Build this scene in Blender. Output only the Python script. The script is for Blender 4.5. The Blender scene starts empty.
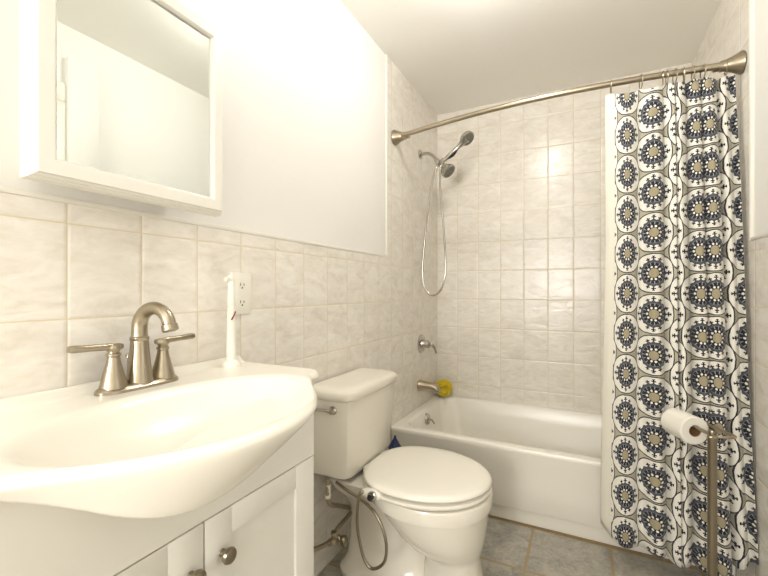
import bpy, bmesh, math, random
from mathutils import Vector, Matrix
random.seed(4)
PI = math.pi
C = bpy.context.scene.collection

# ------------------------------------------------------------------ nodes
class NT:
    def __init__(s, name):
        s.m = bpy.data.materials.new(name); s.m.use_nodes = True
        s.t = s.m.node_tree; s.b = s.t.nodes['Principled BSDF']
    def node(s, typ, **kw):
        n = s.t.nodes.new(typ)
        for k, v in kw.items(): setattr(n, k, v)
        return n
    def put(s, sock, v):
        if isinstance(v, bpy.types.NodeSocket): s.t.links.new(v, sock)
        else: sock.default_value = v
    def math(s, op, a, b=0.0, c=0.0):
        n = s.node('ShaderNodeMath', operation=op)
        s.put(n.inputs[0], a); s.put(n.inputs[1], b); s.put(n.inputs[2], c)
        return n.outputs[0]
    def add(s, a, b): return s.math('ADD', a, b)
    def sub(s, a, b): return s.math('SUBTRACT', a, b)
    def mul(s, a, b): return s.math('MULTIPLY', a, b)
    def lt(s, a, b): return s.math('LESS_THAN', a, b)
    def gt(s, a, b): return s.math('GREATER_THAN', a, b)
    def mx(s, a, b): return s.math('MAXIMUM', a, b)
    def mn(s, a, b): return s.math('MINIMUM', a, b)
    def between(s, a, lo, hi): return s.mul(s.gt(a, lo), s.lt(a, hi))
    def mix(s, f, a, b):
        n = s.node('ShaderNodeMix', data_type='RGBA')
        s.put(n.inputs[0], f); s.put(n.inputs[6], a); s.put(n.inputs[7], b)
        return n.outputs[2]
    def noise(s, vec, scale, detail=4, rough=.55, dist=0.0):
        n = s.node('ShaderNodeTexNoise')
        if vec is not None: s.put(n.inputs['Vector'], vec)
        n.inputs['Scale'].default_value = scale; n.inputs['Detail'].default_value = detail
        n.inputs['Roughness'].default_value = rough; n.inputs['Distortion'].default_value = dist
        return n.outputs[0]
    def ramp(s, f, stops):
        n = s.node('ShaderNodeValToRGB'); cr = n.color_ramp
        while len(cr.elements) < len(stops): cr.elements.new(.5)
        for e, (p, c) in zip(cr.elements, stops): e.position = p; e.color = c
        s.put(n.inputs[0], f); return n.outputs[0]
    def bump(s, h, strength, dist):
        n = s.node('ShaderNodeBump'); n.inputs['Strength'].default_value = strength
        n.inputs['Distance'].default_value = dist; s.put(n.inputs['Height'], h)
        s.put(s.b.inputs['Normal'], n.outputs[0])
    def pos(s): return s.node('ShaderNodeNewGeometry').outputs['Position']
    def sep(s, v):
        n = s.node('ShaderNodeSeparateXYZ'); s.put(n.inputs[0], v); return n.outputs
    def comb(s, x, y, z):
        n = s.node('ShaderNodeCombineXYZ')
        for i, v in enumerate((x, y, z)): s.put(n.inputs[i], v)
        return n.outputs[0]
    def set(s, color=None, rough=None, metal=None, **kw):
        if color is not None: s.put(s.b.inputs['Base Color'], color)
        if rough is not None: s.put(s.b.inputs['Roughness'], rough)
        if metal is not None: s.put(s.b.inputs['Metallic'], metal)
        for k, v in kw.items(): s.put(s.b.inputs[k], v)
        return s

def rgb(r, g, b):
    f = lambda c: (c/255/12.92) if c/255 <= .04045 else ((c/255+.055)/1.055)**2.4
    return (f(r), f(g), f(b), 1)

def plain(name, col, rough=.5, metal=0, var=.04, scale=30, bump=0, **kw):
    n = NT(name); v = n.noise(n.pos(), scale, 3)
    d = tuple(c*(1-var*2) for c in col[:3]) + (1,)
    n.set(n.mix(v, d, col), rough, metal, **kw)
    if bump: n.bump(v, bump, .002)
    return n.m

def tile_mat(name, ax, w, h, oa, oz, gw, light, dark, grout, rough=.22, zax=2):
    n = NT(name); p = n.sep(n.pos())
    a = n.math('DIVIDE', n.sub(p[ax], oa), w); b = n.math('DIVIDE', n.sub(p[zax], oz), h)
    fa = n.math('FRACT', a); fb = n.math('FRACT', b)
    da = n.mul(n.mn(fa, n.sub(1, fa)), w); db = n.mul(n.mn(fb, n.sub(1, fb)), h)
    d = n.mn(da, db)
    cell = n.comb(n.math('FLOOR', a), n.math('FLOOR', b), 3.7)
    wn = n.node('ShaderNodeTexWhiteNoise'); n.put(wn.inputs[0], cell)
    off = n.node('ShaderNodeVectorMath', operation='SCALE'); n.put(off.inputs[0], wn.outputs['Color']); off.inputs['Scale'].default_value = 9.0
    vv = n.node('ShaderNodeVectorMath', operation='ADD'); n.put(vv.inputs[0], n.pos()); n.put(vv.inputs[1], off.outputs[0])
    return n, d, vv.outputs[0], wn.outputs['Value'], fa, fb

def wall_tile(name, ax, w, oa, oz=.09, h=.2):
    n, d, v, rnd, fa, fb = tile_mat(name, ax, w, h, oa, oz, .0015, None, None, None)
    # stretch veins diagonally
    m = n.node('ShaderNodeMapping'); n.put(m.inputs[0], v); m.inputs['Rotation'].default_value = (.6, .6, .5); m.inputs['Scale'].default_value = (1, 1, 2.2)
    s1 = n.noise(m.outputs[0], 9, 5, .6, .8); s2 = n.noise(m.outputs[0], 34, 3, .6, .3)
    mixv = n.add(n.mul(s1, .75), n.mul(s2, .25))
    col = n.ramp(mixv, [(.33, rgb(224, 217, 204)), (.47, rgb(236, 230, 219)), (.62, rgb(244, 240, 231))])
    col = n.mix(n.mul(rnd, .10), col, rgb(205, 195, 178))
    line = n.lt(d, .0014)
    col = n.mix(line, col, rgb(222, 208, 176))
    # slightly wavy glaze with a pressed edge
    edge = n.math('SMOOTH_MIN', n.mul(d, 160), 1.0, .4)
    hh = n.add(n.mul(edge, .38), n.mul(s1, .9))
    n.set(col, n.add(.2, n.mul(line, .5)), 0)
    n.bump(hh, .5, .006)
    return n.m

def M_floor():
    n, d, v, rnd, fa, fb = tile_mat('slate_floor', 0, .325, .325, .745, 1.725, .004, None, None, None, zax=1)
    s1 = n.noise(v, 14, 8, .68, .6); s2 = n.noise(v, 70, 4, .7)
    k = n.add(n.mul(s1, .65), n.mul(s2, .35))
    col = n.ramp(k, [(.30, rgb(112, 108, 101)), (.45, rgb(156, 153, 144)), (.58, rgb(184, 179, 165)), (.72, rgb(206, 198, 180))])
    col = n.mix(n.mul(rnd, .2), col, rgb(150, 138, 118))
    line = n.lt(n.add(d, n.mul(n.sub(s2, .5), .003)), .0062)
    col = n.mix(line, col, rgb(168, 150, 118))
    n.set(col, n.add(.42, n.mul(line, .4)))
    n.bump(n.add(n.mul(line, -1.0), n.mul(k, .8)), .4, .004)
    return n.m

def M_curtain():
    n = NT('medallion_curtain')
    uv = n.node('ShaderNodeUVMap'); uv.uv_map = 'UVMap'
    u, v, _ = n.sep(uv.outputs[0])
    nz = n.noise(n.comb(u, v, 0), 6, 2)
    u = n.add(u, n.mul(n.sub(nz, .5), .03)); v = n.add(v, n.mul(n.sub(nz, .5), .03))
    def lat(du, dv):
        a = n.mul(n.sub(n.math('FRACT', n.add(n.math('DIVIDE', n.sub(u, du), 1.7321), .5)), .5), 1.7321)
        b = n.sub(n.math('FRACT', n.add(n.sub(v, dv), .5)), .5)
        return a, b, n.math('SQRT', n.add(n.mul(a, a), n.mul(b, b)))
    a1, b1, r1 = lat(0, 0); a2, b2, r2 = lat(.86603, .5)
    sel = n.lt(r2, r1)
    pick = lambda p, q: n.add(p, n.mul(sel, n.sub(q, p)))
    a, b = pick(a1, a2), pick(b1, b2); r = n.mn(r1, r2)
    th = n.math('ARCTAN2', b, a)
    def fold(k, ph=0.0):   # returns along, across of nearest spoke
        q = n.mul(n.sub(n.math('FRACT', n.add(n.math('DIVIDE', n.add(th, ph), 2*PI/k), .5)), .5), 2*PI/k)
        return n.mul(r, n.math('COSINE', q)), n.math('ABSOLUTE', n.mul(r, n.math('SINE', q)))
    WH = rgb(232, 229, 219); NV = rgb(24, 28, 42); KH = rgb(160, 150, 122); SL = rgb(74, 77, 86); DK = rgb(40, 42, 50)
    weave = n.noise(n.comb(u, v, 1), 90, 2)
    col = n.mix(weave, rgb(190, 184, 164), rgb(160, 154, 134))          # ground between the medallions
    # thin inner contour of ground
    ab = lambda q: n.math('POWER', n.math('ABSOLUTE', q), 2.45)
    ro = n.math('POWER', n.add(ab(a), ab(b)), 1/2.45)
    col = n.mix(n.lt(ro, .492), col, DK)
    col = n.mix(n.lt(ro, .466), col, WH)
    # crosses
    l8, t8 = fold(4)
    x1 = n.mul(n.lt(t8, .017), n.between(l8, .25, .43))
    x2 = n.mul(n.lt(t8, .054), n.between(l8, .362, .390))
    x3 = n.mul(n.lt(t8, .032), n.between(l8, .408, .430))
    l4, t4 = fold(8, PI/8)
    y1 = n.mul(n.lt(t4, .016), n.between(l4, .25, .40))
    y2 = n.mul(n.lt(t4, .046), n.between(l4, .345, .375))
    l0, t0 = fold(4, PI/4)
    cr = n.mx(n.mx(n.mx(x1, x2), x3), n.mx(y1, y2))
    col = n.mix(cr, col, NV)
    # scalloped slate ring
    sc = n.add(.325, n.mul(n.math('COSINE', n.mul(th, 16)), .012))
    col = n.mix(n.lt(r, sc), col, DK)
    col = n.mix(n.lt(r, n.sub(sc, .014)), col, SL)
    # ring of navy squares on white
    col = n.mix(n.lt(r, .262), col, rgb(160, 161, 162))
    l16, t16 = fold(15)
    col = n.mix(n.mul(n.lt(t16, n.mul(r, .17)), n.between(r, .19, .258)), col, NV)
    col = n.mix(n.lt(r, .196), col, NV)
    l10, t10 = fold(10)
    dl = n.sub(l10, .152)
    dot = n.lt(n.add(n.mul(dl, dl), n.mul(t10, t10)), .00075)
    col = n.mix(dot, col, rgb(236, 232, 220))
    col = n.mix(n.lt(r, .112), col, KH)
    n.set(col, .85); n.b.inputs['Sheen Weight'].default_value = .15
    n.bump(n.noise(n.comb(u, v, 2), 60, 2), .08, .002)
    return n.m

M = {}
M['paint'] = plain('cream_wall_paint', rgb(241, 239, 233), .55, var=.01, scale=60, bump=.03)
M['ceil'] = plain('ceiling_paint', rgb(250, 247, 240), .7, var=.01, scale=80, bump=.04)
M['trimw'] = plain('white_trim', rgb(240, 236, 226), .35, var=.01)
M['tileL'] = wall_tile('marbled_tile_side', 1, .157, .448-.157)
M['tileB'] = wall_tile('marbled_tile_back', 0, .151, 0)
M['tileR'] = wall_tile('marbled_tile_right', 1, .154, .02)
M['floor'] = M_floor()
M['curtain'] = M_curtain()
M['hem'] = plain('white_hem', rgb(232, 228, 214), .85, var=.03, scale=200)
M['liner'] = plain('white_liner', rgb(232, 226, 208), .5, var=.02)
M['wood'] = plain('white_cabinet_lacquer', rgb(238, 235, 225), .35, var=.012, scale=14)
M['gap'] = plain('dark_reveal', rgb(70, 66, 58), .8)
M['marble'] = plain('cultured_marble', rgb(246, 242, 230), .24, var=.012, scale=8)
M['porc'] = plain('white_porcelain', rgb(240, 235, 222), .12, var=.01, scale=6)
M['seat'] = plain('white_seat_plastic', rgb(244, 240, 228), .22, var=.008)
M['tub'] = plain('white_tub_enamel', rgb(248, 244, 233), .24, var=.012, scale=6)
def nickel(name, col, rough):
    n = NT(name); v = n.noise(n.pos(), 60, 2)
    n.set(n.mix(v, tuple(c*.94 for c in col[:3])+(1,), col), n.add(rough-.05, n.mul(v, .1)), 1.0); return n.m
M['nickel'] = nickel('brushed_nickel', rgb(174, 163, 143), .3)
M['chrome'] = nickel('polished_chrome', rgb(188, 184, 176), .12)
M['bronze'] = nickel('dark_nickel', rgb(156, 146, 128), .3)
M['rubber'] = plain('black_rubber', rgb(24, 23, 24), .5)
M['grayface'] = plain('grey_nozzle_face', rgb(120, 116, 108), .45, var=.1, scale=300)
M['plastic'] = plain('white_plastic', rgb(242, 238, 226), .3, var=.01)
M['red'] = plain('dark_red_mark', rgb(130, 40, 34), .5)
M['paper'] = plain('tissue_paper', rgb(243, 239, 228), .95, var=.03, scale=120, bump=.15)
M['card'] = plain('brown_cardboard', rgb(150, 112, 74), .9, var=.08)
M['yellow'] = plain('yellow_mesh', rgb(255, 232, 72), .6, var=.12, scale=120)
M['yellow'].node_tree.nodes['Principled BSDF'].inputs['Subsurface Weight'].default_value = .5
M['yellow'].node_tree.nodes['Principled BSDF'].inputs['Subsurface Radius'].default_value = (.03, .03, .02)
M['navy'] = plain('navy_plastic', rgb(32, 42, 92), .3, var=.1, scale=120)
M['caulk'] = plain('aged_caulk', rgb(150, 128, 92), .8, var=.15, scale=40)
M['brown'] = plain('dark_door', rgb(232, 226, 208), .5)
n = NT('silvered_glass'); n.set(rgb(236, 240, 236), .02, 1.0); M['mirror'] = n.m
n = NT('lamp_glass'); n.set(rgb(255, 244, 222), .4); n.put(n.b.inputs['Emission Color'], (1, .97, .93, 1)); n.b.inputs['Emission Strength'].default_value = 82; M['lampA'] = n.m
n = NT('fill_glow_vanity'); n.set(rgb(255, 244, 222), .4); n.put(n.b.inputs['Emission Color'], (1, .96, .91, 1)); n.b.inputs['Emission Strength'].default_value = 3; M['fillB'] = n.m  # glow of the fill bar added above the mirror

# ------------------------------------------------------------------ objects
ROOTLOC = {}
def mkmesh(name, bm, mat, loc=(0, 0, 0), smooth=True, angle=38):
    bmesh.ops.translate(bm, verts=bm.verts, vec=(-loc[0], -loc[1], -loc[2]))
    bmesh.ops.recalc_face_normals(bm, faces=bm.faces)
    me = bpy.data.meshes.new(name); bm.to_mesh(me); bm.free()
    o = bpy.data.objects.new(name, me); C.objects.link(o)
    for m in (mat if isinstance(mat, (list, tuple)) else [mat]): me.materials.append(m)
    if smooth:
        me.polygons.foreach_set('use_smooth', [True]*len(me.polygons))
        me.set_sharp_from_angle(angle=math.radians(angle))
    return o
def thing(name, label, cat, loc, group=None):
    o = bpy.data.objects.new(name, None); C.objects.link(o); o.location = loc
    o.empty_display_size = .05
    o['label'] = label; o['category'] = cat
    if group: o['group'] = group
    ROOTLOC[o] = tuple(loc); return o
def part(name, bm, mat, parent, label=None, **kw):
    loc = ROOTLOC[parent]
    o = mkmesh(name, bm, mat, loc, **kw); o.parent = parent; ROOTLOC[o] = loc
    if label: o['label'] = label
    return o
def solo(name, bm, mat, label, cat, loc, group=None, **kw):
    o = mkmesh(name, bm, mat, loc, **kw); o.location = loc
    o['label'] = label; o['category'] = cat
    if group: o['group'] = group
    ROOTLOC[o] = tuple(loc); return o
def struct(name, bm, mat, label, **kw):
    o = mkmesh(name, bm, mat, **kw); o['kind'] = 'structure'; o['label'] = label; o['category'] = name.split('_')[0]
    ROOTLOC[o] = (0, 0, 0); return o

# ------------------------------------------------------------------ shapes
def NB(): return bmesh.new()
def add_box(bm, x0, x1, y0, y1, z0, z1, bev=0, seg=2, mi=0):
    vs = [bm.verts.new((x, y, z)) for x in (x0, x1) for y in (y0, y1) for z in (z0, z1)]
    fs = [bm.faces.new([vs[i] for i in f]) for f in ((0, 1, 3, 2), (4, 6, 7, 5), (0, 4, 5, 1), (2, 3, 7, 6), (0, 2, 6, 4), (1, 5, 7, 3))]
    for f in fs: f.material_index = mi
    if bev:
        es = list({e for f in fs for e in f.edges})
        bmesh.ops.bevel(bm, geom=es, offset=bev, segments=seg, affect='EDGES', profile=.5)
    return vs
def box(*a, **k):
    bm = NB(); add_box(bm, *a, **k); return bm
def frame_of(d):
    d = Vector(d).normalized(); a = Vector((0, 0, 1)) if abs(d.z) < .9 else Vector((1, 0, 0))
    u = d.cross(a).normalized(); return u, d.cross(u).normalized()
def loft(bm, rings, cap=True, mi=0):
    R = [[bm.verts.new(p) for p in r] for r in rings]; n = len(R[0])
    for A, B in zip(R, R[1:]):
        for i in range(n):
            f = bm.faces.new((A[i], A[(i+1) % n], B[(i+1) % n], B[i])); f.material_index = mi
    if cap:
        for r in (R[0], R[-1]):
            f = bm.faces.new(r); f.material_index = mi
def lathe(bm, p, d, prof, n=28, mi=0):      # prof: (distance along d, radius)
    p = Vector(p); d = Vector(d).normalized(); u, v = frame_of(d)
    rings = [[p + d*t + (u*math.cos(2*PI*i/n)+v*math.sin(2*PI*i/n))*max(r, 1e-4) for i in range(n)] for t, r in prof]
    loft(bm, rings, mi=mi)
def smooth_path(pts, k=8):
    pts = [Vector(p) for p in pts]; out = []
    P = [pts[0]*2-pts[1]] + pts + [pts[-1]*2-pts[-2]]
    for i in range(1, len(P)-2):
        a, b, c, d = P[i-1:i+3]
        for j in range(k):
            t = j/k
            out.append(.5*((2*b)+(c-a)*t+(2*a-5*b+4*c-d)*t*t+(3*b-a-3*c+d)*t**3))
    out.append(pts[-1]); return out
def tube(bm, pts, r, n=14, k=8, smooth=True, mi=0, ry=None):
    pts = smooth_path(pts, k) if smooth else [Vector(p) for p in pts]
    N = len(pts); rf = r if callable(r) else (lambda t: r)
    tang = [(pts[min(i+1, N-1)]-pts[max(i-1, 0)]).normalized() for i in range(N)]
    u, v = frame_of(tang[0]); rings = []
    for i, p in enumerate(pts):
        t = tang[i]; u = (u - t*u.dot(t)).normalized(); v = t.cross(u)
        rr = rf(i/(N-1)); q = ry if ry else 1
        rings.append([p + u*math.cos(2*PI*j/n)*rr + v*math.sin(2*PI*j/n)*rr*q for j in range(n)])
    loft(bm, rings, mi=mi)
def torus(bm, c, axis, R, r, n=28, m=10):
    u, v = frame_of(axis); a = Vector(axis).normalized(); c = Vector(c); rings = []
    for i in range(n):
        e = u*math.cos(2*PI*i/n)+v*math.sin(2*PI*i/n)
        rings.append([c+e*(R+r*math.cos(2*PI*j/m))+a*r*math.sin(2*PI*j/m) for j in range(m)])
    V = [[bm.verts.new(p) for p in q] for q in rings]
    for i in range(n):
        for j in range(m):
            bm.faces.new((V[i][j], V[(i+1) % n][j], V[(i+1) % n][(j+1) % m], V[i][(j+1) % m]))
def sph(bm, c, r, n=20, sc=(1, 1, 1)):
    g = bmesh.ops.create_uvsphere(bm, u_segments=n, v_segments=n//2, radius=r)
    bmesh.ops.scale(bm, vec=sc, verts=g['verts']); bmesh.ops.translate(bm, vec=c, verts=g['verts'])
def sup(cx, cy, a, b, z, n=48, e=2.0, ab=None):
    out = []
    for i in range(n):
        t = 2*PI*i/n; c, s = math.cos(t), math.sin(t)
        ax = a if c >= 0 or ab is None else ab
        out.append((cx+ax*math.copysign(abs(c)**(2/e), c), cy+b*math.copysign(abs(s)**(2/e), s), z))
    return out
def rrect(x0, x1, y0, y1, z, r, n=6):
    out = []
    for cx, cy, a0 in ((x1-r, y1-r, 0), (x0+r, y1-r, PI/2), (x0+r, y0+r, PI), (x1-r, y0+r, 1.5*PI)):
        for i in range(n+1):
            t = a0+PI/2*i/n; out.append((cx+r*math.cos(t), cy+r*math.sin(t), z))
    return out

# ------------------------------------------------------------------ the room
XR, YB, H = 1.51, 2.795, 2.44
YF = -2.2
TW = 1.335                                   # top of the tile wainscot
bm = NB()
add_box(bm, -.12, -.006, YF-.1, 1.96, TW-.02, H, mi=1)
add_box(bm, -.12, 0, YF-.1, 1.96, 0, TW, mi=0)
add_box(bm, -.12, 0, 1.96, YB+.1, 0, H, mi=0)
struct('wall_left', bm, [M['tileL'], M['paint']], 'left wall, cream paint above marbled cream tile', smooth=False)
struct('wall_back', box(-.12, XR+.12, YB, YB+.12, 0, H), M['tileB'], 'tiled wall behind the bathtub', smooth=False)
bm = NB()
YT = 1.905
add_box(bm, XR+.006, XR+.12, YF-.1, .12, TW, H, mi=1)
add_box(bm, XR+.006, XR+.12, .12, .98, 2.08, H, mi=1)
add_box(bm, XR+.006, XR+.12, .98, YT, TW, H, mi=1)
add_box(bm, XR, XR+.12, YF-.1, .12, 0, TW, mi=0)
add_box(bm, XR, XR+.12, .98, YT, 0, TW, mi=0)
add_box(bm, XR, XR+.12, YT, YB+.1, 0, H, mi=0)
struct('wall_right', bm, [M['tileR'], M['paint']], 'right wall, cream paint above marbled cream tile', smooth=False)
struct('wall_front', box(-.12, XR+.12, YF-.12, YF, 0, H), M['paint'], 'cream painted wall behind the viewer', smooth=False)
struct('floor', box(-.12, XR+.12, YF-.1, YB+.1, -.1, 0), M['floor'], 'grey slate look floor tiles with tan grout', smooth=False)
struct('ceiling', box(-.12, XR+.12, YF-.1, YB+.1, H, H+.1), M['ceil'], 'plain off white ceiling', smooth=False)
# slim white edge trim round the painted panels
bm = NB()
add_box(bm, -.006, .004, 1.949, 1.963, TW-.004, H, bev=.003)
struct('trim_1', bm, M['trimw'], 'white vertical edge trim on the left wall')
bm = NB(); add_box(bm, -.006, .003, YF, 1.955, TW-.003, TW+.009, bev=.003)
struct('trim_2', bm, M['trimw'], 'white bullnose along the top of the left wainscot')
bm = NB(); add_box(bm, XR-.006, XR+.008, YT-.012, YT+.006, TW-.004, H, bev=.003)
struct('trim_3', bm, M['trimw'], 'white vertical edge trim on the right wall')
bm = NB(); add_box(bm, XR-.004, XR+.008, 1.0, YT-.004, TW-.004, TW+.010, bev=.003)
struct('trim_4', bm, M['trimw'], 'white bullnose along the top of the right wainscot')
# open doorway in the right wall with a hall beyond, lit by an added fill lamp
struct('floor_hall', box(XR+.12, 2.6, -.4, 1.5, -.1, 0), M['floor'], 'hall floor beyond the doorway', smooth=False)
struct('ceiling_hall', box(XR+.12, 2.6, -.4, 1.5, H, H+.1), M['ceil'], 'hall ceiling beyond the doorway', smooth=False)
bm = box(2.5, 2.6, -.4, 1.5, 0, H); add_box(bm, XR+.12, 2.5, -.5, -.4, 0, H); add_box(bm, XR+.12, 2.5, 1.5, 1.6, 0, H)
struct('wall_hall', bm, M['paint'], 'hall wall beyond the doorway', smooth=False)
bm = NB()
for y0, y1 in ((.08, .15), (.95, 1.02)): add_box(bm, 2.47, 2.5, y0, y1, .1, 2.2, bev=.004)
for z0, z1 in ((.1, .17), (2.13, 2.2)): add_box(bm, 2.47, 2.5, .08, 1.02, z0, z1, bev=.004)
w1 = struct('frame_hall_fill', bm, M['trimw'], 'tall added frame around the hall fill lamp')  # unseen frame added to go with the hall fill lamp
ld = bpy.data.lights.new('hall_fill', 'AREA'); ld.shape = 'RECTANGLE'; ld.size = 1.9; ld.size_y = .78; ld.energy = 4.5; ld.color = (1, .98, .95)
lo = bpy.data.objects.new('hall_fill', ld); C.objects.link(lo); lo.location = (2.485, .55, 1.15); lo.rotation_euler = (0, PI/2, 0)  # fill lamp added in the hall to brighten the room
bm = NB()
add_box(bm, XR-.012, XR+.02, .96, 1.035, 0, 2.06, bev=.004)
add_box(bm, XR-.012, XR+.02, .065, .14, 0, 2.06, bev=.004)
add_box(bm, XR-.012, XR+.02, .065, 1.035, 2.06, 2.15, bev=.004)
struct('trim_5', bm, M['trimw'], 'white casing around the door')
# unseen frame and fill lamp added on the wall behind the viewer
bm = NB()
for x0, x1 in ((.14, .20), (.90, .96)): add_box(bm, x0, x1, YF-.01, YF+.02, .85, 1.95, bev=.004)
for z0, z1 in ((.85, .91), (1.89, 1.95)): add_box(bm, .20, .90, YF-.01, YF+.02, z0, z1, bev=.004)
struct('frame_rear_fill', bm, M['trimw'], 'added frame around the fill lamp behind the viewer')
ld = bpy.data.lights.new('rear_fill', 'AREA'); ld.shape = 'RECTANGLE'; ld.size = .70; ld.size_y = .98; ld.energy = 31; ld.color = (1, .98, .96)
lo = bpy.data.objects.new('rear_fill', ld); C.objects.link(lo); lo.location = (.55, YF+.015, 1.40); lo.rotation_euler = (PI/2, 0, 0)
# soffit step on the right wall (seen in the mirror)
struct('trim_6', box(XR-.03, XR+.01, 1.035, 1.17, TW, 2.28, bev=.002), M['paint'], 'shallow boxed step on the right wall')

# ------------------------------------------------------------------ bathtub
TX0, TX1, TY0, TY1, TZ = .002, XR-.002, 1.995, YB-.002, .395
tub = thing('bathtub', 'white alcove bathtub along the tiled back wall', 'bathtub', (.755, 2.4, 0))
bm = NB()
outer = lambda z, y0, r=.012: rrect(TX0, TX1, y0, TY1, z, r, 7)
rings = [outer(0, 2.062, .004), outer(.078, 2.058, .004), outer(.084, 2.034, .004), outer(.096, 2.028, .005), outer(.20, 2.02, .006), outer(.345, 2.004, .008),
         outer(.372, 1.997), outer(.385, 1.996), outer(.392, 1.999), outer(.395, 2.006),
         rrect(.045, 1.462, 2.048, 2.763, .395, .10, 7), rrect(.052, 1.455, 2.055, 2.757, .392, .10, 7), rrect(.060, 1.446, 2.061, 2.751, .380, .10, 7),
         rrect(.075, 1.42, 2.072, 2.742, .30, .11, 7), rrect(.105, 1.33, 2.095, 2.72, .16, .12, 7), rrect(.14, 1.27, 2.12, 2.69, .105, .12, 7), rrect(.2, 1.2, 2.19, 2.62, .085, .11, 7)]
loft(bm, rings)
part('tub_shell', bm, M['tub'], tub)
bm = NB(); ov = Vector((.074, 2.395, .335)); nd = Vector((1, 0, .12))
lathe(bm, ov-nd*.012, nd, [(0, .036), (.012, .036), (.018, .033), (.021, .02), (.021, .0)])
op = part('overflow_plate', bm, M['chrome'], tub, 'round chrome overflow plate')
bm = NB(); tube(bm, [ov+Vector((.012, 0, 0)), ov+Vector((.03, 0, -.004)), ov+Vector((.042, .012, -.028))], lambda t: .006-.002*t)
part('trip_lever', bm, M['nickel'], op)
bm = NB(); lathe(bm, (.32, 2.4, .083), (0, 0, 1), [(0, .034), (.004, .034), (.006, .028), (.003, .02), (.003, 0)])
part('drain', bm, M['nickel'], tub, 'round nickel drain')
bm = NB(); tube(bm, [(.01, 2.058, .003), (.75, 2.058, .003), (1.5, 2.058, .003)], .006, k=3)
part('caulk_line', bm, M['caulk'], tub, 'stained tan caulk along the floor')

# ------------------------------------------------------------------ fixtures on the left wall of the tub
sp = thing('tub_spout', 'brushed nickel tub spout on the tiled wall above the bathtub end', 'tub spout', (0, 2.43, .535))
bm = NB()
rings = []
for x, z, w, h in ((-.002, .535, .034, .034), (.012, .535, .034, .034), (.018, .535, .031, .031), (.07, .533, .029, .029), (.11, .529, .028, .027), (.13, .524, .026, .023), (.142, .514, .02, .015)):
    rings.append([(x, 2.43+w*math.cos(2*PI*i/24), z+h*math.sin(2*PI*i/24)) for i in range(24)])
loft(bm, rings); lathe(bm, (.12, 2.43, .522), (.25, 0, -1), [(0, .016), (.028, .015)], 20)
part('spout_body', bm, M['nickel'], sp)
va = thing('shower_valve', 'round chrome shower valve with single lever on the tiled wall', 'shower valve', (0, 2.47, .80))
bm = NB(); lathe(bm, (-.002, 2.47, .80), (1, 0, 0), [(0, .062), (.005, .062), (.010, .056), (.012, .03), (.03, .026), (.045, .024)], 36)
part('escutcheon', bm, M['chrome'], va)
bm = NB(); lathe(bm, (.04, 2.47, .80), (1, 0, 0), [(0, .026), (.02, .025), (.027, .018), (.028, 0)])
tube(bm, [(.055, 2.47, .80), (.078, 2.475, .795), (.092, 2.482, .772), (.098, 2.488, .742)], lambda t: .015-.005*t, ry=.75)
part('lever', bm, M['chrome'], va)

YS = 2.45
sh = thing('overhead_shower', 'chrome fixed shower head on its arm high on the tiled wall', 'shower head', (0, YS, 2.045))
bm = NB(); lathe(bm, (0, YS, 2.045), (1, 0, 0), [(0, .030), (.004, .030), (.012, .022), (.016, .012), (.016, 0)])
part('flange', bm, M['chrome'], sh)
bm = NB(); tube(bm, [(0, YS, 2.045), (.05, YS, 2.045), (.085, YS, 2.028), (.118, YS, 1.99)], .0105)
part('shower_arm', bm, M['chrome'], sh)
bm = NB()
tube(bm, [(.108, YS, 2.0), (.128, YS, 1.976), (.15, YS, 1.955)], lambda t: .017 if .2 < t < .8 else .014, k=6)
lathe(bm, (.128, YS-.028, 1.966), (0, 1, 0), [(0, .010), (.01, .014), (.045, .014), (.056, .010)], 18)
tube(bm, [(.135, YS, 1.965), (.152, YS-.012, 1.975), (.168, YS-.016, 1.985)], .013)
part('diverter', bm, M['chrome'], sh)
fd = Vector((.78, -.15, -.8)).normalized(); fp = Vector((.145, YS, 1.962))
bm = NB(); lathe(bm, fp, fd, [(0, .012), (.012, .018), (.027, .022), (.056, .040), (.074, .049), (.083, .048), (.085, .043)], 30)
fh = part('spray_head', bm, M['chrome'], sh)
bm = NB(); lathe(bm, fp+fd*.0855, fd, [(0, .042), (.003, .039), (.003, 0)], 30)
u_, v_ = frame_of(fd)
for i in range(8):
    lathe(bm, fp+fd*.087+(u_*math.cos(i*PI/4)+v_*math.sin(i*PI/4))*.024, fd, [(0, .006), (.004, .004), (.004, 0)], 10)
part('nozzle_face', bm, M['grayface'], fh, 'grey nozzle face')

hs = thing('hand_shower', 'chrome hand shower with a long looping metal hose in the shower bracket', 'hand shower', (.165, YS-.016, 1.98))
hb = Vector((.162, YS-.016, 1.972)); hd = Vector((.66, -.05, .46)).normalized()
bm = NB(); tube(bm, [hb, hb+hd*.05, hb+hd*.11, hb+hd*.15+Vector((.002, 0, .006))], lambda t: .011+.004*math.sin(t*PI))
ha = part('handle', bm, M['chrome'], hs)
bm = NB(); tube(bm, [hb+hd*.03+Vector((.009, -.004, -.009)), hb+hd*.07+Vector((.012, -.005, -.012)), hb+hd*.11+Vector((.009, -.004, -.009))], lambda t: .003+.006*math.sin(t*PI))
part('grip', bm, M['rubber'], ha, 'black rubber grip')
fd = Vector((.62, -.3, -.72)).normalized(); fp = hb+hd*.20+Vector((-.012, .004, .010))
bm = NB(); tube(bm, [hb+hd*.135, hb+hd*.17+Vector((.0, 0, .006)), fp+fd*.01], lambda t: .015+.016*t)
lathe(bm, fp-fd*.018, fd, [(0, .018), (.008, .034), (.022, .046), (.036, .048), (.04, .044)], 32)
he = part('spray_head', bm, M['chrome'], hs)
bm = NB(); lathe(bm, fp+fd*.0225, fd, [(0, .041), (.004, .038), (.004, 0)], 32); u_, v_ = frame_of(fd)
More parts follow.
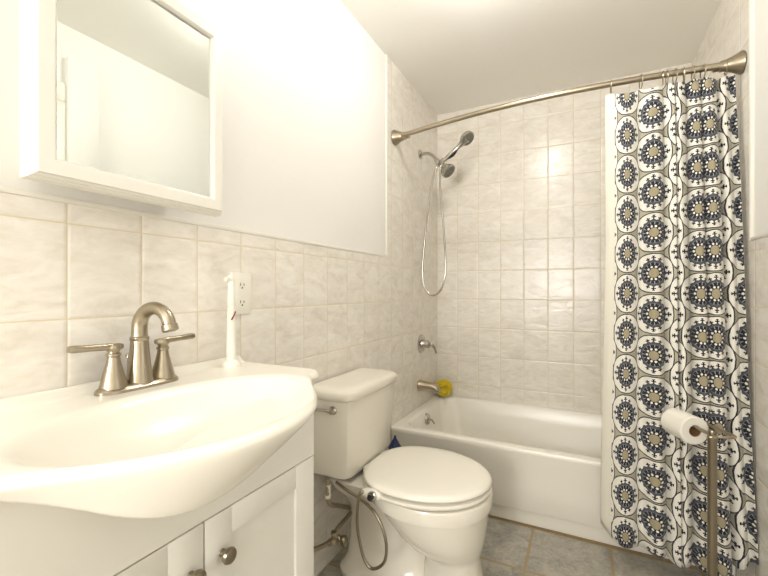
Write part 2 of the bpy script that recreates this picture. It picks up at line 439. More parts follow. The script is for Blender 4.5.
for i in range(10):
    lathe(bm, fp+fd*.026+(u_*math.cos(i*PI/5)+v_*math.sin(i*PI/5))*.027, fd, [(0, .006), (.004, .004), (.004, 0)], 10)
part('nozzle_face', bm, M['grayface'], he, 'grey nozzle face')
bm = NB()
tube(bm, [(.138, YS-.008, 1.955), (.118, YS-.02, 1.93), (.088, YS-.03, 1.80), (.060, YS-.03, 1.60), (.038, YS-.03, 1.40), (.030, YS-.03, 1.26), (.048, YS-.03, 1.165),
          (.097, YS-.03, 1.12), (.152, YS-.03, 1.155), (.182, YS-.03, 1.25), (.185, YS-.03, 1.36), (.168, YS-.028, 1.58), (.148, YS-.024, 1.80), (.150, YS-.02, 1.93), hb], .0062, n=10)
part('hose', bm, M['chrome'], hs)

# bath pouf: ruffled ball
lf = Vector((.074, 2.722, .462)); bm = NB()
g = bmesh.ops.create_icosphere(bm, subdivisions=6, radius=1)
from mathutils import noise as mnoise
for v in bm.verts:
    d = v.co.normalized()
    q = mnoise.noise(d*5.5)
    fr = math.sin(26*mnoise.noise(d*2.6+Vector((3, 1, 7))))
    v.co = lf+d*(.056+.005*fr+.004*q)
solo('bath_pouf', bm, M['yellow'], 'yellow mesh bath pouf on the tub ledge in the corner behind the spout', 'bath pouf', (.074, 2.722, .397))

# ------------------------------------------------------------------ rod, rings, curtain, liner
RY0, RZ0, RY1, RZ1 = 2.05, 2.018, 1.985, 2.026
def rod(x):
    t = x/XR; return Vector((x, RY0+(RY1-RY0)*t-.085*math.sin(PI*t), RZ0+(RZ1-RZ0)*t))
rt = thing('shower_curtain_rod', 'curved brushed nickel shower curtain rod across the tub alcove', 'curtain rod', (.755, 1.98, 2.04))
bm = NB(); tube(bm, [rod(.03+i*(XR-.06)/24) for i in range(25)], .0127, n=18, k=2)
part('rod', bm, M['nickel'], rt)
for x0, s in ((0, 1), (XR, -1)):
    p = rod(x0); d = (rod(x0+s*.06)-p)
    bm = NB(); lathe(bm, p, (s, 0, 0), [(0, .040), (.004, .043), (.010, .042), (.035, .029), (.060, .021), (.072, .021), (.074, .0165), (.095, .0165)], 32)
    part('rod_flange', bm, M['nickel'], rt)

P = .163
def ixy(px, y):     # plan position (x) of a fold seen at the given bearing from the room's middle
    u = (px-384)/399.0; cs, sn = .8941, .4481
    return .964 + y*(u*cs-sn)/(u*sn+cs)
# (bearing, pattern coordinate, outwards relief)   hidden pleats sit behind
FOLD = [(605, -.70, .000), (609, -.60, .006), (614.5, -.5, .012), (621, -.25, .020), (627, 0, .022), (634, .25, .016), (640.5, .5, .006), (645, .62, .006), (650, .75, .014), (654.5, .866, .020), (661, 1.0, .018), (666.2, 1.12, .004), (667.2, 1.16, .004),
        (671, 1.25, .014), (676, 1.366, .018), (679, 1.43, .016), (680.2, 1.48, -.010), (679.9, 2.0, -.05), (679.4, 2.85, -.012),
        (679.9, 2.93, .010), (682.5, 3.0, .018), (686, 3.084, .017), (690, 3.14, .010), (692.8, 3.18, .000), (693.8, 3.21, .001), (697, 3.32, .014), (702, 3.464, .020), (706, 3.57, .018), (709, 3.66, .010), (710, 3.72, -.012), (710, 4.3, -.05), (709.2, 4.9, -.014),
        (709.7, 4.99, .008), (712.5, 5.08, .018), (716.6, 5.196, .024), (721, 5.32, .022), (726, 5.466, .012), (727.5, 5.53, .004), (728.6, 5.6, -.016), (728.6, 5.95, -.045), (727.6, 6.28, -.022),
        (728.2, 6.37, -.008), (731, 6.44, .006), (735, 6.51, .010), (738.5, 6.562, .008), (742, 6.62, .0), (744, 6.66, -.004), (747, 6.74, -.002), (749.5, 6.80, .004), (750.3, 6.86, .002)]
def cloth_pts():
    out = []
    for px, u, r in FOLD:
        f = (px-605)/145.0
        y = 1.94-.03*f
        out.append((f, u, r, ixy(px, y)))
    # refine with spline
    ref = []
    for i in range(len(out)-1):
        a, b = out[max(i-1, 0)], out[i]; c, d = out[i+1], out[min(i+2, len(out)-1)]
        for k in range(4):
            t = k/4
            cr = lambda j: .5*((2*b[j])+(c[j]-a[j])*t+(2*a[j]-5*b[j]+4*c[j]-d[j])*t*t+(3*b[j]-a[j]-3*c[j]+d[j])*t**3)
            ref.append((cr(0), b[1]+(c[1]-b[1])*t, cr(2), cr(3)))
    ref.append(out[-1]); return ref
CP = cloth_pts()
xa, xb = CP[0][3], CP[-1][3]
ring_x = [1.066, 1.174, 1.25, 1.264, 1.291, 1.321, 1.351, 1.383, 1.456]
def curtain_top(x):
    z = rod(x).z-.042
    gaps = sorted(ring_x)
    for a, b in zip(gaps, gaps[1:]):
        if a < x < b:
            t = (x-a)/(b-a); z -= .30*(b-a)*4*t*(1-t)*.5
    return z
bm = NB(); uvl = bm.loops.layers.uv.new('UVMap'); NZ = 60
ZB = .12; grid = []; UV = {}
for j in range(NZ+1):
    t = j/NZ; row = []                 # t: 0 top, 1 bottom
    for (f, u, r, xm) in CP:
        g = (xm-xa)/(xb-xa)
        x0 = 1.046-.018*t**2; x1 = 1.486+.018*t**.8
        x = x0+(x1-x0)*g
        yl = 1.950-.012*t; yr = 2.000-.165*t**.9
        rr = r*(1.8+.8*t)
        y = yl+(yr-yl)*max(0, f) - rr
        if t > .45 and f < .7: y = min(y, 1.982)
        if t < .12: y += (rod(x).y - y - rr*.5)*(1-t/.12)**2*.55
        ztop = curtain_top(x); zb = .112+.058*max(0, 1-g/.25)**2+.085*max(0, (g-.6)/.4)**2+.010*math.sin(u*2.3)
        z = ztop+(zb-ztop)*t
        x += .004*math.sin(7*t+u)*t
        w = bm.verts.new((x, y, z)); row.append(w); UV[w] = (u, (z-1.139)/P)
    grid.append(row)
for j in range(NZ):
    for i in range(len(CP)-1):
        f = bm.faces.new((grid[j][i], grid[j][i+1], grid[j+1][i+1], grid[j+1][i]))
        for l in f.loops: l[uvl].uv = UV[l.vert]
        um = (CP[i][1]+CP[i+1][1])/2
        f.material_index = 1 if um < -.5 else 0
cur = thing('shower_curtain', 'white shower curtain with navy medallion print pushed to the right end of the rod', 'shower curtain', (1.28, 1.95, .1))
o = part('curtain_cloth', bm, [M['curtain'], M['hem']], cur, angle=60)
sm = o.modifiers.new('thick', 'SOLIDIFY'); sm.thickness = .0015; sm.offset = 0
ords = ['first', 'second', 'third', 'fourth', 'fifth', 'sixth', 'seventh', 'eighth', 'last']
extra = ['alone at the curtain corner', 'between two wide gaps', 'touching the fourth', 'touching the third', 'in the bunched part', 'in the bunched part', 'in the bunched part', 'ending the bunch', 'beside the wall flange']
for k, x in enumerate(ring_x):
    p = rod(x); bm = NB()
    ang = .12*math.sin(k*2.1)
    torus(bm, p+Vector((0, 0, -.013)), (1, ang, 0), .0275, .0021, 26, 8)
    solo('curtain_ring', bm, M['nickel'], f'{ords[k]} curtain ring from the left on the curved rod, {extra[k]}', 'curtain ring', tuple(p+Vector((0, 0, -.042))), 'curtain rings on the shower rod')
# liner hanging inside the tub
bm = NB(); g = []
for j in range(31):
    t = j/30; row = []
    for i in range(60):
        s = i/59; x = 1.050-.008*t+.41*s
        y = rod(x).y+.034+.130*min(1, t*1.1)+.010*math.sin(s*44)*(.3+.7*t)
        row.append(bm.verts.new((x+.004*math.sin(5*t), y, rod(x).z-.045+(.31-rod(x).z+.045)*t)))
    g.append(row)
for j in range(30):
    for i in range(59): bm.faces.new((g[j][i], g[j][i+1], g[j+1][i+1], g[j+1][i]))
ln = solo('shower_liner', bm, M['liner'], 'plain white liner hanging inside the tub behind the printed curtain', 'shower liner', (1.26, 2.1, .31))
sm = ln.modifiers.new('thick', 'SOLIDIFY'); sm.thickness = .001

# ------------------------------------------------------------------ toilet
TY = 1.462
to = thing('toilet', 'white two piece toilet with closed lid between vanity and bathtub', 'toilet', (.3, TY, 0))
bm = NB()
S = []
for z, x0, x1, b, e in ((0, .385, .66, .120, 2.6), (.018, .385, .66, .120, 2.6), (.032, .41, .645, .107, 2.4), (.10, .415, .63, .098, 2.3), (.165, .42, .622, .097, 2.2), (.182, .41, .626, .106, 2.15), (.198, .38, .631, .126, 2.1), (.222, .345, .637, .150, 2.1), (.26, .305, .643, .175, 2.1), (.30, .27, .648, .191, 2.1), (.342, .232, .653, .203, 2.1), (.356, .214, .656, .206, 2.1), (.360, .205, .662, .214, 2.15), (.398, .20, .664, .217, 2.15), (.408, .205, .66, .212, 2.15)):
    S.append(sup((x0+x1)/2, TY, (x1-x0)/2, b, z, 56, e))
loft(bm, S)
S = []                                          # trapway and foot behind the pedestal
for z, x0, x1, b, e in ((0, .05, .50, .120, 3.2), (.018, .05, .50, .120, 3.2), (.03, .06, .48, .108, 3), (.06, .07, .46, .082, 2.6), (.14, .08, .43, .064, 2.4), (.22, .08, .40, .066, 2.4), (.28, .07, .38, .084, 2.5), (.33, .05, .36, .115, 2.8), (.365, .03, .33, .14, 3.5), (.405, .025, .33, .155, 4), (.412, .03, .325, .15, 4)):
    S.append(sup((x0+x1)/2, TY, (x1-x0)/2, b, z, 56, e))
loft(bm, S)
part('bowl', bm, M['porc'], to)
def egg(z, grow=0.0, n=72):
    out = []
    x0, x1, b = .185-grow*.3, .662+grow, .222+grow
    cx = .40
    for i in range(n):
        t = 2*PI*i/n; c, s = math.cos(t), math.sin(t)
        a = (x1-cx) if c > 0 else (cx-x0); e = 2.0 if c > 0 else 2.5
        out.append((cx+a*math.copysign(abs(c)**(2/e), c), TY+b*math.copysign(abs(s)**(2/e), s), z))
    return out
bm = NB(); loft(bm, [egg(.410, -.012), egg(.413, -.004), egg(.420, 0), egg(.428, -.002), egg(.431, -.012)])
part('seat', bm, M['seat'], to)
bm = NB(); loft(bm, [egg(.436, -.012), egg(.439, -.003), egg(.444, 0), egg(.450, -.001), egg(.455, -.006), egg(.4585, -.018), egg(.4605, -.05), egg(.461, -.12)])
for s in (-1, 1):
    add_box(bm, .185, .215, TY+s*.075-.02, TY+s*.075+.02, .41, .457, bev=.005)
part('seat_lid', bm, M['seat'], to)
# tank with chamfered front corners
def tankring(z, x1, hw, ch):
    y0, y1 = TY-hw, TY+hw
    return [(.018, y0, z), (x1-ch, y0, z), (x1-ch*.35, y0+ch*.30, z), (x1, y0+ch*.95, z), (x1+.004, TY, z), (x1, y1-ch*.95, z), (x1-ch*.35, y1-ch*.30, z), (x1-ch, y1, z), (.018, y1, z)]
bm = NB()
loft(bm, [tankring(.432, .155, .175, .03), tankring(.438, .172, .19, .035), tankring(.455, .178, .195, .036), tankring(.74, .196, .214, .038)])
part('tank', bm, M['porc'], to, angle=28)
bm = NB()
lr = lambda z, g: tankring(z, .206+g, .224+g, .045)
loft(bm, [lr(.738, -.004), lr(.742, 0), lr(.764, .002), lr(.773, -.002), lr(.780, -.011), lr(.783, -.024), lr(.784, -.05)])
part('tank_lid', bm, M['porc'], to, angle=45)
bm = NB(); yl = TY-.214
lathe(bm, (.125, yl+.004, .702), (0, -1, 0), [(0, .016), (.006, .016), (.012, .011), (.022, .010), (.024, 0)], 20)
tube(bm, [(.125, yl-.016, .702), (.10, yl-.019, .704), (.07, yl-.02, .702), (.045, yl-.02, .696)], lambda t: .009-.003*abs(t-.2), ry=.7)
part('flush_lever', bm, M['chrome'], to, 'chrome flush lever')
bm = NB(); bx, by = .44, TY-.105
lathe(bm, (.30, TY-.118, .012), (0, 0, 1), [(0, .012), (.006, .012), (.008, .006), (.028, .0055), (.03, 0)], 14)
part('floor_bolt', bm, M['rubber'], to, 'dark bolt at the foot')
# bidet attachment
bm = NB(); bc = Vector((.288, TY-.180, .424))
rings = []
for q, (w, h) in ((0, (.045, .018)), (.006, (.046, .020)), (.014, (.042, .019)), (.020, (.034, .014)), (.022, (.02, .008))):
    rings.append([bc+Vector((w*math.cos(2*PI*i/28), -q-.02, h*math.sin(2*PI*i/28)+.3*0)) for i in range(28)])
loft(bm, rings); add_box(bm, .235, .33, TY-.185, TY-.10, .404, .4115, bev=.002)
bd = part('bidet_control', bm, M['plastic'], to)
bm = NB(); lathe(bm, bc+Vector((.008, -.038, 0)), (0, -1, .15), [(0, .017), (.01, .017), (.012, .013), (.012, .011), (.018, .011), (.019, 0)], 24)
part('control_ring', bm, M['chrome'], bd, 'chrome dial')
bm = NB(); lathe(bm, bc+Vector((.008, -.052, .002)), (0, -1, .15), [(0, .0115), (.010, .0105), (.011, 0)], 20)
part('knob', bm, M['rubber'], bd, 'black dial centre')
bm = NB()
tube(bm, [(.266, TY-.212, .43), (.246, TY-.224, .42), (.236, TY-.225, .34), (.243, TY-.225, .27), (.266, TY-.225, .195), (.30, TY-.225, .172), (.345, TY-.225, .21), (.35, TY-.222, .28), (.315, TY-.215, .35), (.25, TY-.20, .385), (.17, TY-.185, .40), (.11, TY-.17, .412)], .0055, n=10)
part('bidet_hose', bm, M['bronze'], to, 'thin braided metal hose hanging in a loop')

# water supply
ws = thing('supply_valve', 'nickel shutoff valve and flexible supply pipe under the toilet tank', 'supply valve', (.10, 1.275, .20))
bm = NB(); tube(bm, [(.10, 1.12, .245), (.10, 1.20, .212), (.10, 1.289, .188)], .0085)
part('pipe', bm, M['bronze'], ws)
bm = NB(); lathe(bm, (.10, 1.259, .194), (0, 1, -.28), [(0, .012), (.008, .014), (.012, .010), (.02, .013), (.05, .013), (.052, .016), (.066, .016), (.068, 0)], 18)
lathe(bm, (.10, 1.292, .185), (0, 0, 1), [(0, .010), (.022, .010), (.024, .012), (.034, .012), (.035, 0)], 16)
part('valve_body', bm, M['nickel'], ws)
bm = NB()
rings = []
for q, k in ((0, .9), (.004, 1), (.014, 1), (.018, .85)):
    rings.append([Vector((.118+q, 1.322+.018*k*math.cos(2*PI*i/20), .172+.024*k*math.sin(2*PI*i/20))) for i in range(20)])
loft(bm, rings); lathe(bm, (.10, 1.322, .172), (1, 0, 0), [(0, .007), (.02, .007)], 12)
part('valve_handle', bm, M['bronze'], ws)
bm = NB(); tube(bm, [(0.1, 1.292, 0.19), (0.1, 1.312, 0.215), (0.1, 1.357, 0.223), (0.1, 1.402, 0.228), (0.1, 1.415, 0.248), (0.1, 1.338, 0.296), (0.1, 1.269, 0.335), (0.1, 1.252, 0.368), (0.1, 1.249, 0.392), (0.1, 1.252, 0.435)], .0085, n=12)
part('supply_tube', bm, M['nickel'], ws)
bm = NB(); lathe(bm, (.10, 1.252, 0.368), (0, 0, 1), [(0, .011), (.012, .0125), (.014, .009), (.022, .009), (.024, .010), (.05, .010)], 18)
part('coupling_nut', bm, M['plastic'], ws, 'white plastic coupling nut')

# toilet brush
tb = thing('toilet_brush', 'navy toilet brush standing between the toilet and the bathtub', 'toilet brush', (.10, 1.85, 0))
bm = NB(); lathe(bm, (.10, 1.85, 0), (0, 0, 1), [(0, .05), (.006, .052), (.10, .042), (.12, .04), (.12, .034), (.02, .03), (.02, 0)], 28)
part('holder', bm, M['navy'], tb)
bm = NB(); tube(bm, [(.10, 1.85, .03), (.10, 1.85, .15), (.10, 1.85, .33)], .008)
lathe(bm, (.10, 1.85, .32), (0, 0, 1), [(0, .009), (.01, .032), (.03, .036), (.045, .026), (.06, .018), (.075, .008), (.09, .004), (.093, 0)], 20)
part('handle', bm, M['navy'], tb)

# ------------------------------------------------------------------ vanity cabinet
def basin_depth(x, y):
    a = .205 if x > .29 else .155
    e = math.sqrt(((y-.522)/.285)**2+((x-.292)/a)**2)
    if e >= 1.06: return 0
    if e > .94:
        t = (1.06-e)/.12; return .010*t*t
    t = (.94-e)/.94
    return .010+.095*(1-(1-t)**2.4)
VY0, VY1, VX, ZT = .145, .886, .306, .932
vc = thing('vanity_cabinet', 'white two door vanity cabinet under the bow front sink', 'cabinet', (.15, .52, 0))
bm = NB()
add_box(bm, .002, .286, VY0, VY1, .0, .80, bev=.001)
for y0 in (VY0, VY1-.016): add_box(bm, .002, .286, y0, y0+.016, .80, .896)
def panel_top(y): return min(.908, ZT-.008-max(basin_depth(.286, y), basin_depth(VX, y)))
NP = 40; cols = []
for i in range(NP+1):
    y = VY0+(VY1-VY0)*i/NP; zt = panel_top(y)
    cols.append([bm.verts.new(p) for p in ((.284, y, .704), (VX, y, .704), (VX, y, zt), (.284, y, zt))])
for A, B_ in zip(cols, cols[1:]):
    for k in range(4): bm.faces.new((A[k], A[(k+1) % 4], B_[(k+1) % 4], B_[k]))
bm.faces.new(cols[0]); bm.faces.new(cols[-1])
part('body', bm, M['wood'], vc)
for y0, y1, yk in ((VY0+.001, .5335, .505), (.5375, VY1, .578)):
    bm = NB(); st = .066; z0, z1 = .06, .7005; xb_, xf = .2865, VX
    add_box(bm, xb_, xf, y0, y0+st, z0, z1, bev=.0012)
    add_box(bm, xb_, xf, y1-st-.008, y1, z0, z1, bev=.0012)
    add_box(bm, xb_, xf, y0+st, y1-st-.008, z1-.057, z1, bev=.0012)
    add_box(bm, xb_, xf, y0+st, y1-st-.008, z0, z0+.06, bev=.0012)
    add_box(bm, xb_, xf-.007, y0+st-.01, y1-st, z0+.05, z1-.05)
    dr = part('door', bm, M['wood'], vc)
    bm = NB(); lathe(bm, (VX, yk, .617), (1, 0, 0), [(0, .008), (.006, .0065), (.012, .007), (.016, .015), (.021, .0165), (.026, .0145), (.028, .009), (.0285, 0)], 24)
    part('knob', bm, M['bronze'], dr, 'round nickel knob')

# sink top: one moulded piece, bow front, integral oval basin
def bump(y):
    t = abs(y-.507)/.345
    return (1-t**2.2)**1.5 if t < 1 else 0.0
SY0, SY1 = .118, .904
AP = [(.10, .022), (.16, .022), (.2, .0245), (.24, .038), (.28, .059), (.32, .083), (.36, .100), (.40, .107), (.44, .1055), (.48, .098), (.52, .088), (.56, .078), (.60, .069), (.68, .053), (.76, .037), (.84, .025), (.94, .022)]
def apron(y):
    for i in range(len(AP)-1):
        if AP[i][0] <= y <= AP[i+1][0]:
            a, b, c, d = AP[max(i-1, 0)], AP[i], AP[i+1], AP[min(i+2, len(AP)-1)]
            t = (y-b[0])/(c[0]-b[0]); m0 = (c[1]-a[1])/(c[0]-a[0])*(c[0]-b[0]); m1 = (d[1]-b[1])/(d[0]-b[0])*(c[0]-b[0])
            return (2*t**3-3*t*t+1)*b[1]+(t**3-2*t*t+t)*m0+(3*t*t-2*t**3)*c[1]+(t**3-t*t)*m1
def xfront(y):
    x = .332+.197*bump(y); r = .045
    for d in (y-SY0, SY1-y):
        if d < r: x -= r-math.sqrt(max(0, r*r-(r-d)**2))
    return x
bm = NB(); ys = [SY0+.0005]
ys += [SY0+.045*(1-math.cos(PI/2*i/8)) for i in range(1, 9)]
ys += [SY0+.045+(SY1-SY0-.09)*i/90 for i in range(1, 90)]
ys += [SY1-.045*(1-math.cos(PI/2*i/8)) for i in range(8, 0, -1)] + [SY1-.0005]
rows = []
for y in ys:
    xf = xfront(y); B = bump(y); h = apron(y); r = .013; prof = []
    zt = ZT
    prof += [(.001, zt-.03), (.001, zt+.014), (.004, zt+.018), (.010, zt+.018), (.017, zt+.013), (.024, zt+.005), (.034, zt)]
    xs = [.034+(xf-r-.034)*(i/64) for i in range(1, 65)]
    prof += [(x, zt-basin_depth(x, y)) for x in xs]
    for i in range(1, 7):
        t = PI/2*i/6; prof.append((xf-r+r*math.sin(t), zt-r+r*math.cos(t)))
    xb_ = VX+(xf-VX)*.70 if xf > VX else xf-.006
    for i in range(1, 10):
        t = i/9; k = t**1.25
        prof.append((xf+(xb_-xf)*k, zt-r-(h-r)*t))
    prof += [(xb_-.006, zt-h-.004), (max(.25, xb_-.03), zt-h-.004), (.25, zt-h-.004)]
    if xf < .26: prof = [(min(a, xf), b) for a, b in prof]
    # rounded end lip
    rows.append([bm.verts.new((a, y, b)) for a, b in prof])
for A, Bq in zip(rows, rows[1:]):
    for i in range(len(A)-1): bm.faces.new((A[i], A[i+1], Bq[i+1], Bq[i]))
for r_ in (rows[0], rows[-1]): bm.faces.new(r_)
sk = thing('vanity_sink', 'white cultured marble sink top with bow front on the vanity cabinet', 'sink', (.25, .52, .85))
part('sink_top', bm, M['marble'], sk, angle=50)
bm = NB(); lathe(bm, (.292, .522, ZT-.106), (0, 0, 1), [(0, .022), (.004, .022), (.005, .016), (.002, .012), (.002, 0)], 24)
part('drain', bm, M['nickel'], sk, 'round nickel drain')

# ------------------------------------------------------------------ faucet
FY, FX = .561, .062
fa = thing('sink_faucet', 'brushed nickel two handle faucet with arched spout on the sink', 'faucet', (FX, FY, ZT))
bm = NB()
loft(bm, [sup(FX, FY, .029, .091, ZT, 48, 2.8), sup(FX, FY, .029, .091, ZT+.006, 48, 2.8), sup(FX, FY, .025, .087, ZT+.011, 48, 2.8), sup(FX, FY, .021, .083, ZT+.014, 48, 2.8)])
part('base_plate', bm, M['nickel'], fa)
for s in (-1, 1):
    yy = FY+s*.056
    bm = NB(); lathe(bm, (FX, yy, ZT+.010), (0, 0, 1), [(0, .027), (.004, .0265), (.012, .0245), (.055, .0135), (.066, .012), (.068, .014), (.073, .014), (.075, .011), (.080, .010)], 28)
    part('handle_base', bm, M['nickel'], fa)
    bm = NB(); lathe(bm, (FX, yy, ZT+.086), (0, 0, 1), [(0, .010), (.004, .013), (.012, .014), (.016, .012), (.017, 0)], 24)
    rings = []
    for q, w, h in ((-.018, .006, .005), (-.012, .0085, .007), (.01, .009, .0075), (.045, .0075, .0065), (.079, .0078, .0075), (.084, .0065, .006)):
        rings.append(rrect(-w, w, -h, h, 0, min(w, h)*.7, 4)); rings[-1] = [(FX+a, yy+s*q, ZT+.098+b+.004*q/.09) for a, b, _ in rings[-1]]
    loft(bm, rings)
    part('lever', bm, M['nickel'], fa)
bm = NB()
lathe(bm, (FX, FY, ZT+.010), (0, 0, 1), [(0, .029), (.006, .0285), (.012, .026), (.075, .0195), (.095, .018), (.097, .0195), (.103, .0195), (.105, .017), (.11, .0165)], 32)
c0 = Vector((FX, FY, ZT+.112)); dr_ = Vector((1, .12, 0)).normalized(); R_ = .045
arc = [c0-Vector((0, 0, .004)), c0+Vector((0, 0, .018))]
for i in range(1, 13):
    t = PI*(i/12)*.94
    arc.append(c0+Vector((0, 0, .022))+dr_*(R_-R_*math.cos(t))+Vector((0, 0, R_*math.sin(t))))
arc.append(arc[-1]+(arc[-1]-arc[-2]).normalized()*.012)
tube(bm, arc, lambda t: .0165-.0025*min(1, t*1.6), n=22, k=3)
e = arc[-1]; d = (arc[-1]-arc[-2]).normalized()
lathe(bm, e-d*.014, d, [(0, .0142), (.002, .0165), (.014, .017), (.016, .015), (.016, .011), (.012, .010), (.012, 0)], 24)
part('spout', bm, M['nickel'], fa)
bm = NB(); lathe(bm, (FX-.034, FY-.004, ZT), (0, 0, 1), [(0, .003), (.062, .003), (.064, .006), (.072, .006), (.074, 0)], 14)
part('lift_rod', bm, M['nickel'], fa)

# ------------------------------------------------------------------ toothbrush, outlet
tx, ty = .058, .828
tbh = thing('electric_toothbrush', 'white electric toothbrush upright on its charger near the wall outlet', 'toothbrush', (tx, ty, ZT))
bm = NB(); loft(bm, [sup(tx, ty, .027, .027, ZT, 32), sup(tx, ty, .027, .027, ZT+.010, 32), sup(tx, ty, .024, .024, ZT+.016, 32), sup(tx, ty, .017, .017, ZT+.021, 32), sup(tx, ty, .015, .015, ZT+.028, 32)])
part('charger', bm, M['plastic'], tbh)
bm = NB(); lathe(bm, (tx, ty, ZT+.024), (0, 0, 1), [(0, .0135), (.02, .014), (.08, .0125), (.13, .0115), (.15, .0105), (.152, .009)], 24)
hd_ = part('handle', bm, M['plastic'], tbh)
bm = NB(); tube(bm, [(tx+.0098, ty-.008, ZT+.135), (tx+.012, ty-.001, ZT+.147), (tx+.0115, ty+.005, ZT+.158)], .0022, n=8)
part('mark', bm, M['red'], hd_, 'dark red diagonal mark')
bm = NB(); lathe(bm, (tx, ty, ZT+.174), (0, 0, 1), [(0, .0105), (.004, .0115), (.02, .0105), (.06, .0085), (.082, .0085), (.088, .006), (.089, 0)], 20)
lathe(bm, (tx, ty+.006, ZT+.25), (0, -1, 0), [(0, .0085), (.016, .0085), (.017, 0)], 18)
bh = part('brush_head', bm, M['plastic'], tbh)
bm = NB(); lathe(bm, (tx, ty-.010, ZT+.25), (0, -1, 0), [(0, .0068), (.009, .0068), (.009, 0)], 16)
part('bristles', bm, M['hem'], bh)

ou = thing('wall_outlet', 'white duplex wall outlet behind the toothbrush', 'outlet', (0, .917, 1.14))
oy, oz = .917, 1.14
bm = NB(); add_box(bm, -.001, .007, oy-.040, oy+.040, oz-.064, oz+.066, bev=.003)
part('cover_plate', bm, M['plastic'], ou)
for dz in (.027, -.027):
    bm = NB(); loft(bm, [[(q, a+oy, b+oz+dz) for a, b, _ in rrect(-.017, .017, -.015, .015, 0, .012, 5)] for q in (.005, .0085)])
    rc = part('receptacle', bm, M['plastic'], ou)
    bm = NB(); add_box(bm, .0083, .0090, oy-.008, oy-.0058, oz+dz-.002, oz+dz+.007); add_box(bm, .0083, .0090, oy+.0058, oy+.008, oz+dz-.002, oz+dz+.006)
    lathe(bm, (.0083, oy, oz+dz-.008), (1, 0, 0), [(0, .0028), (.0008, .0028)], 10)
    part('slots', bm, M['gap'], rc, 'dark plug slots', smooth=False)

# ------------------------------------------------------------------ medicine cabinet
CY0, CY1, CZ0, CZ1 = .338, .748, 1.347, 1.829
mc = thing('medicine_cabinet', 'white framed mirror medicine cabinet on the wall above the sink', 'medicine cabinet', (0, .54, 1.35))
bm = NB(); add_box(bm, -.006, .080, CY0+.045, CY1-.062, CZ0+.028, CZ1-.004, bev=.002)
part('body', bm, M['wood'], mc)
bm = NB()
def fr_ring(x, g): return [(x, CY0+g, CZ0+g), (x, CY1-g, CZ0+g), (x, CY1-g, CZ1-g), (x, CY0+g, CZ1-g)]
prof = [(.079, .008), (.079, .003), (.082, 0), (.108, 0), (.111, .003), (.117, .004), (.119, .008), (.125, .0095), (.125, .033), (.122, .037), (.118, .0395), (.112, .0395)]
R4 = [[bm.verts.new(p) for p in fr_ring(x, g)] for x, g in prof]
for A, Bq in zip(R4, R4[1:]):
    for i in range(4): bm.faces.new((A[i], A[(i+1) % 4], Bq[(i+1) % 4], Bq[i]))
bm.faces.new(R4[0]); bm.faces.new(R4[-1])
dr = part('door_frame', bm, M['wood'], mc, angle=20)
bm = NB(); add_box(bm, .108, .1145, CY0+.0396, CY1-.0396, CZ0+.0396, CZ1-.0396)
part('mirror', bm, M['mirror'], dr, 'mirror glass', smooth=False)

# ------------------------------------------------------------------ toilet paper stand
PX, PY, PZ = 1.343, 1.666, .688
st = thing('paper_stand', 'freestanding nickel toilet paper stand in front of the printed curtain', 'paper stand', (PX, PY, 0))
bm = NB(); lathe(bm, (PX, PY, 0), (0, 0, 1), [(0, .085), (.008, .085), (.013, .078), (.016, .03), (.022, .016), (.03, .0138)], 40)
part('base', bm, M['bronze'], st)
bm = NB(); lathe(bm, (PX, PY, .025), (0, 0, 1), [(0, .0132), (.63, .0132), (.634, .0145), (.642, .0145), (.646, .010), (.655, .012), (.664, .010), (.668, 0)], 24)
part('pole', bm, M['bronze'], st)
ax = Vector((-.40, .917, 0)).normalized(); pr = Vector((ax.y, -ax.x, 0))
pt = Vector((PX, PY, PZ-.016)); bar2 = pt+pr*.056+Vector((0, 0, .004))
bm = NB()
tube(bm, [pt+ax*.215, pt+ax*.1, pt, pt-ax*.02], .0062, k=3, n=12)
tube(bm, [pt-ax*.005, pt-ax*.018+pr*.02, pt-ax*.024+pr*.05+Vector((0, 0, .003)), bar2-ax*.016, bar2+ax*.005, bar2+ax*.08, bar2+ax*.17], .0055, n=12)
sph(bm, pt+ax*.217, .0075, 12)
part('arm', bm, M['nickel'], st)
q0 = pt+ax*.078+Vector((0, 0, -.0135)); q1 = q0+ax*.112; RR = .049
ro = thing('toilet_paper_roll', 'white toilet paper roll on the freestanding stand', 'toilet paper', tuple(q0+ax*.056-Vector((0, 0, RR))))
bm = NB(); lathe(bm, q0, ax, [(0, .0205), (0, .046), (.003, RR), (.109, RR), (.112, .046), (.112, .0205)], 44)
f_caps = [f for f in bm.faces if len(f.verts) > 8]
bmesh.ops.delete(bm, geom=f_caps, context='FACES_ONLY')
part('paper', bm, M['paper'], ro)
bm = NB(); lathe(bm, q0+ax*.001, ax, [(0, .0185), (0, .0207), (.11, .0207), (.11, .0185), (0, .0185)], 30)
f_caps = [f for f in bm.faces if len(f.verts) > 8]
bmesh.ops.delete(bm, geom=f_caps, context='FACES_ONLY')
part('core', bm, M['card'], ro, 'brown cardboard core')

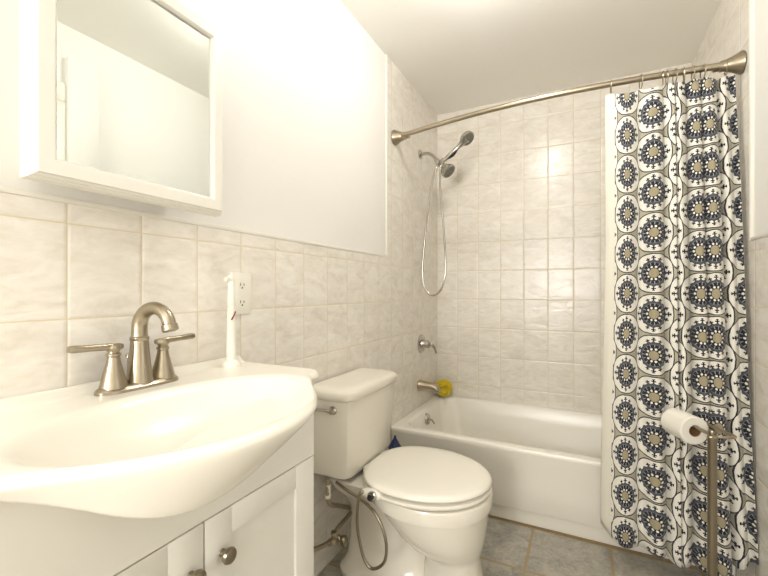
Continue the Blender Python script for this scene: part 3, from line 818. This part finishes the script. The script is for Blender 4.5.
# ------------------------------------------------------------------ lamps and added fills
cl = thing('ceiling_light', 'glass globe ceiling light between the vanity and the tub', 'ceiling light', (.68, 1.42, H))
bm = NB(); lathe(bm, (.68, 1.42, H), (0, 0, -1), [(0, .07), (.012, .07), (.02, .05), (.02, 0)], 28)
part('canopy', bm, M['nickel'], cl)
bm = NB(); sph(bm, (.68, 1.42, H-.075), .06, 24)
part('globe', bm, M['lampA'], cl)
# fill panel added on the ceiling behind the viewer: a flat square diffuser
el = thing('entry_fill_panel', 'square ceiling fill panel added behind the viewer', 'ceiling light', (.95, -.35, H))
bm = NB(); add_box(bm, .55, 1.35, -.75, .05, H-.05, H, bev=.006)
part('housing', bm, M['trimw'], el)
ld = bpy.data.lights.new('entry_fill', 'AREA'); ld.shape = 'SQUARE'; ld.size = .76; ld.energy = 3; ld.color = (1, .98, .95)
lo = bpy.data.objects.new('entry_fill', ld); C.objects.link(lo); lo.location = (0, 0, -.056); lo.parent = el

vl = thing('vanity_fill_bar', 'long frosted fill bar added above the mirror cabinet', 'fill light', (0, .54, 2.16))  # glowing bar added out of view to brighten the vanity side
bm = NB(); add_box(bm, -.006, .02, .26, .82, 2.11, 2.21, bev=.004)
part('back_plate', bm, M['nickel'], vl)
bm = NB(); tube(bm, [(.07, .29, 2.16), (.07, .54, 2.16), (.07, .79, 2.16)], .045, n=24)
part('diffuser', bm, M['fillB'], vl)

# ------------------------------------------------------------------ world, camera, view
w = bpy.data.worlds.new('World'); bpy.context.scene.world = w; w.use_nodes = True
w.node_tree.nodes['Background'].inputs[0].default_value = (.9, .95, 1, 1)
w.node_tree.nodes['Background'].inputs[1].default_value = .3
cam = bpy.data.cameras.new('camera'); co = bpy.data.objects.new('camera', cam); C.objects.link(co)
cam.sensor_width = 36; cam.lens = 399*36/768; cam.clip_start = .02
co.location = (.964, 0, 1.149); co.rotation_euler = (PI/2, 0, math.atan(200/399))
cam.shift_y = 3/768
sc = bpy.context.scene; sc.camera = co
sc.cycles.caustics_reflective = False
sc.view_settings.view_transform = 'Standard'; sc.view_settings.look = 'None'
sc.view_settings.gamma = 1; sc.view_settings.use_curve_mapping = False
sc.view_settings.exposure = 0.55
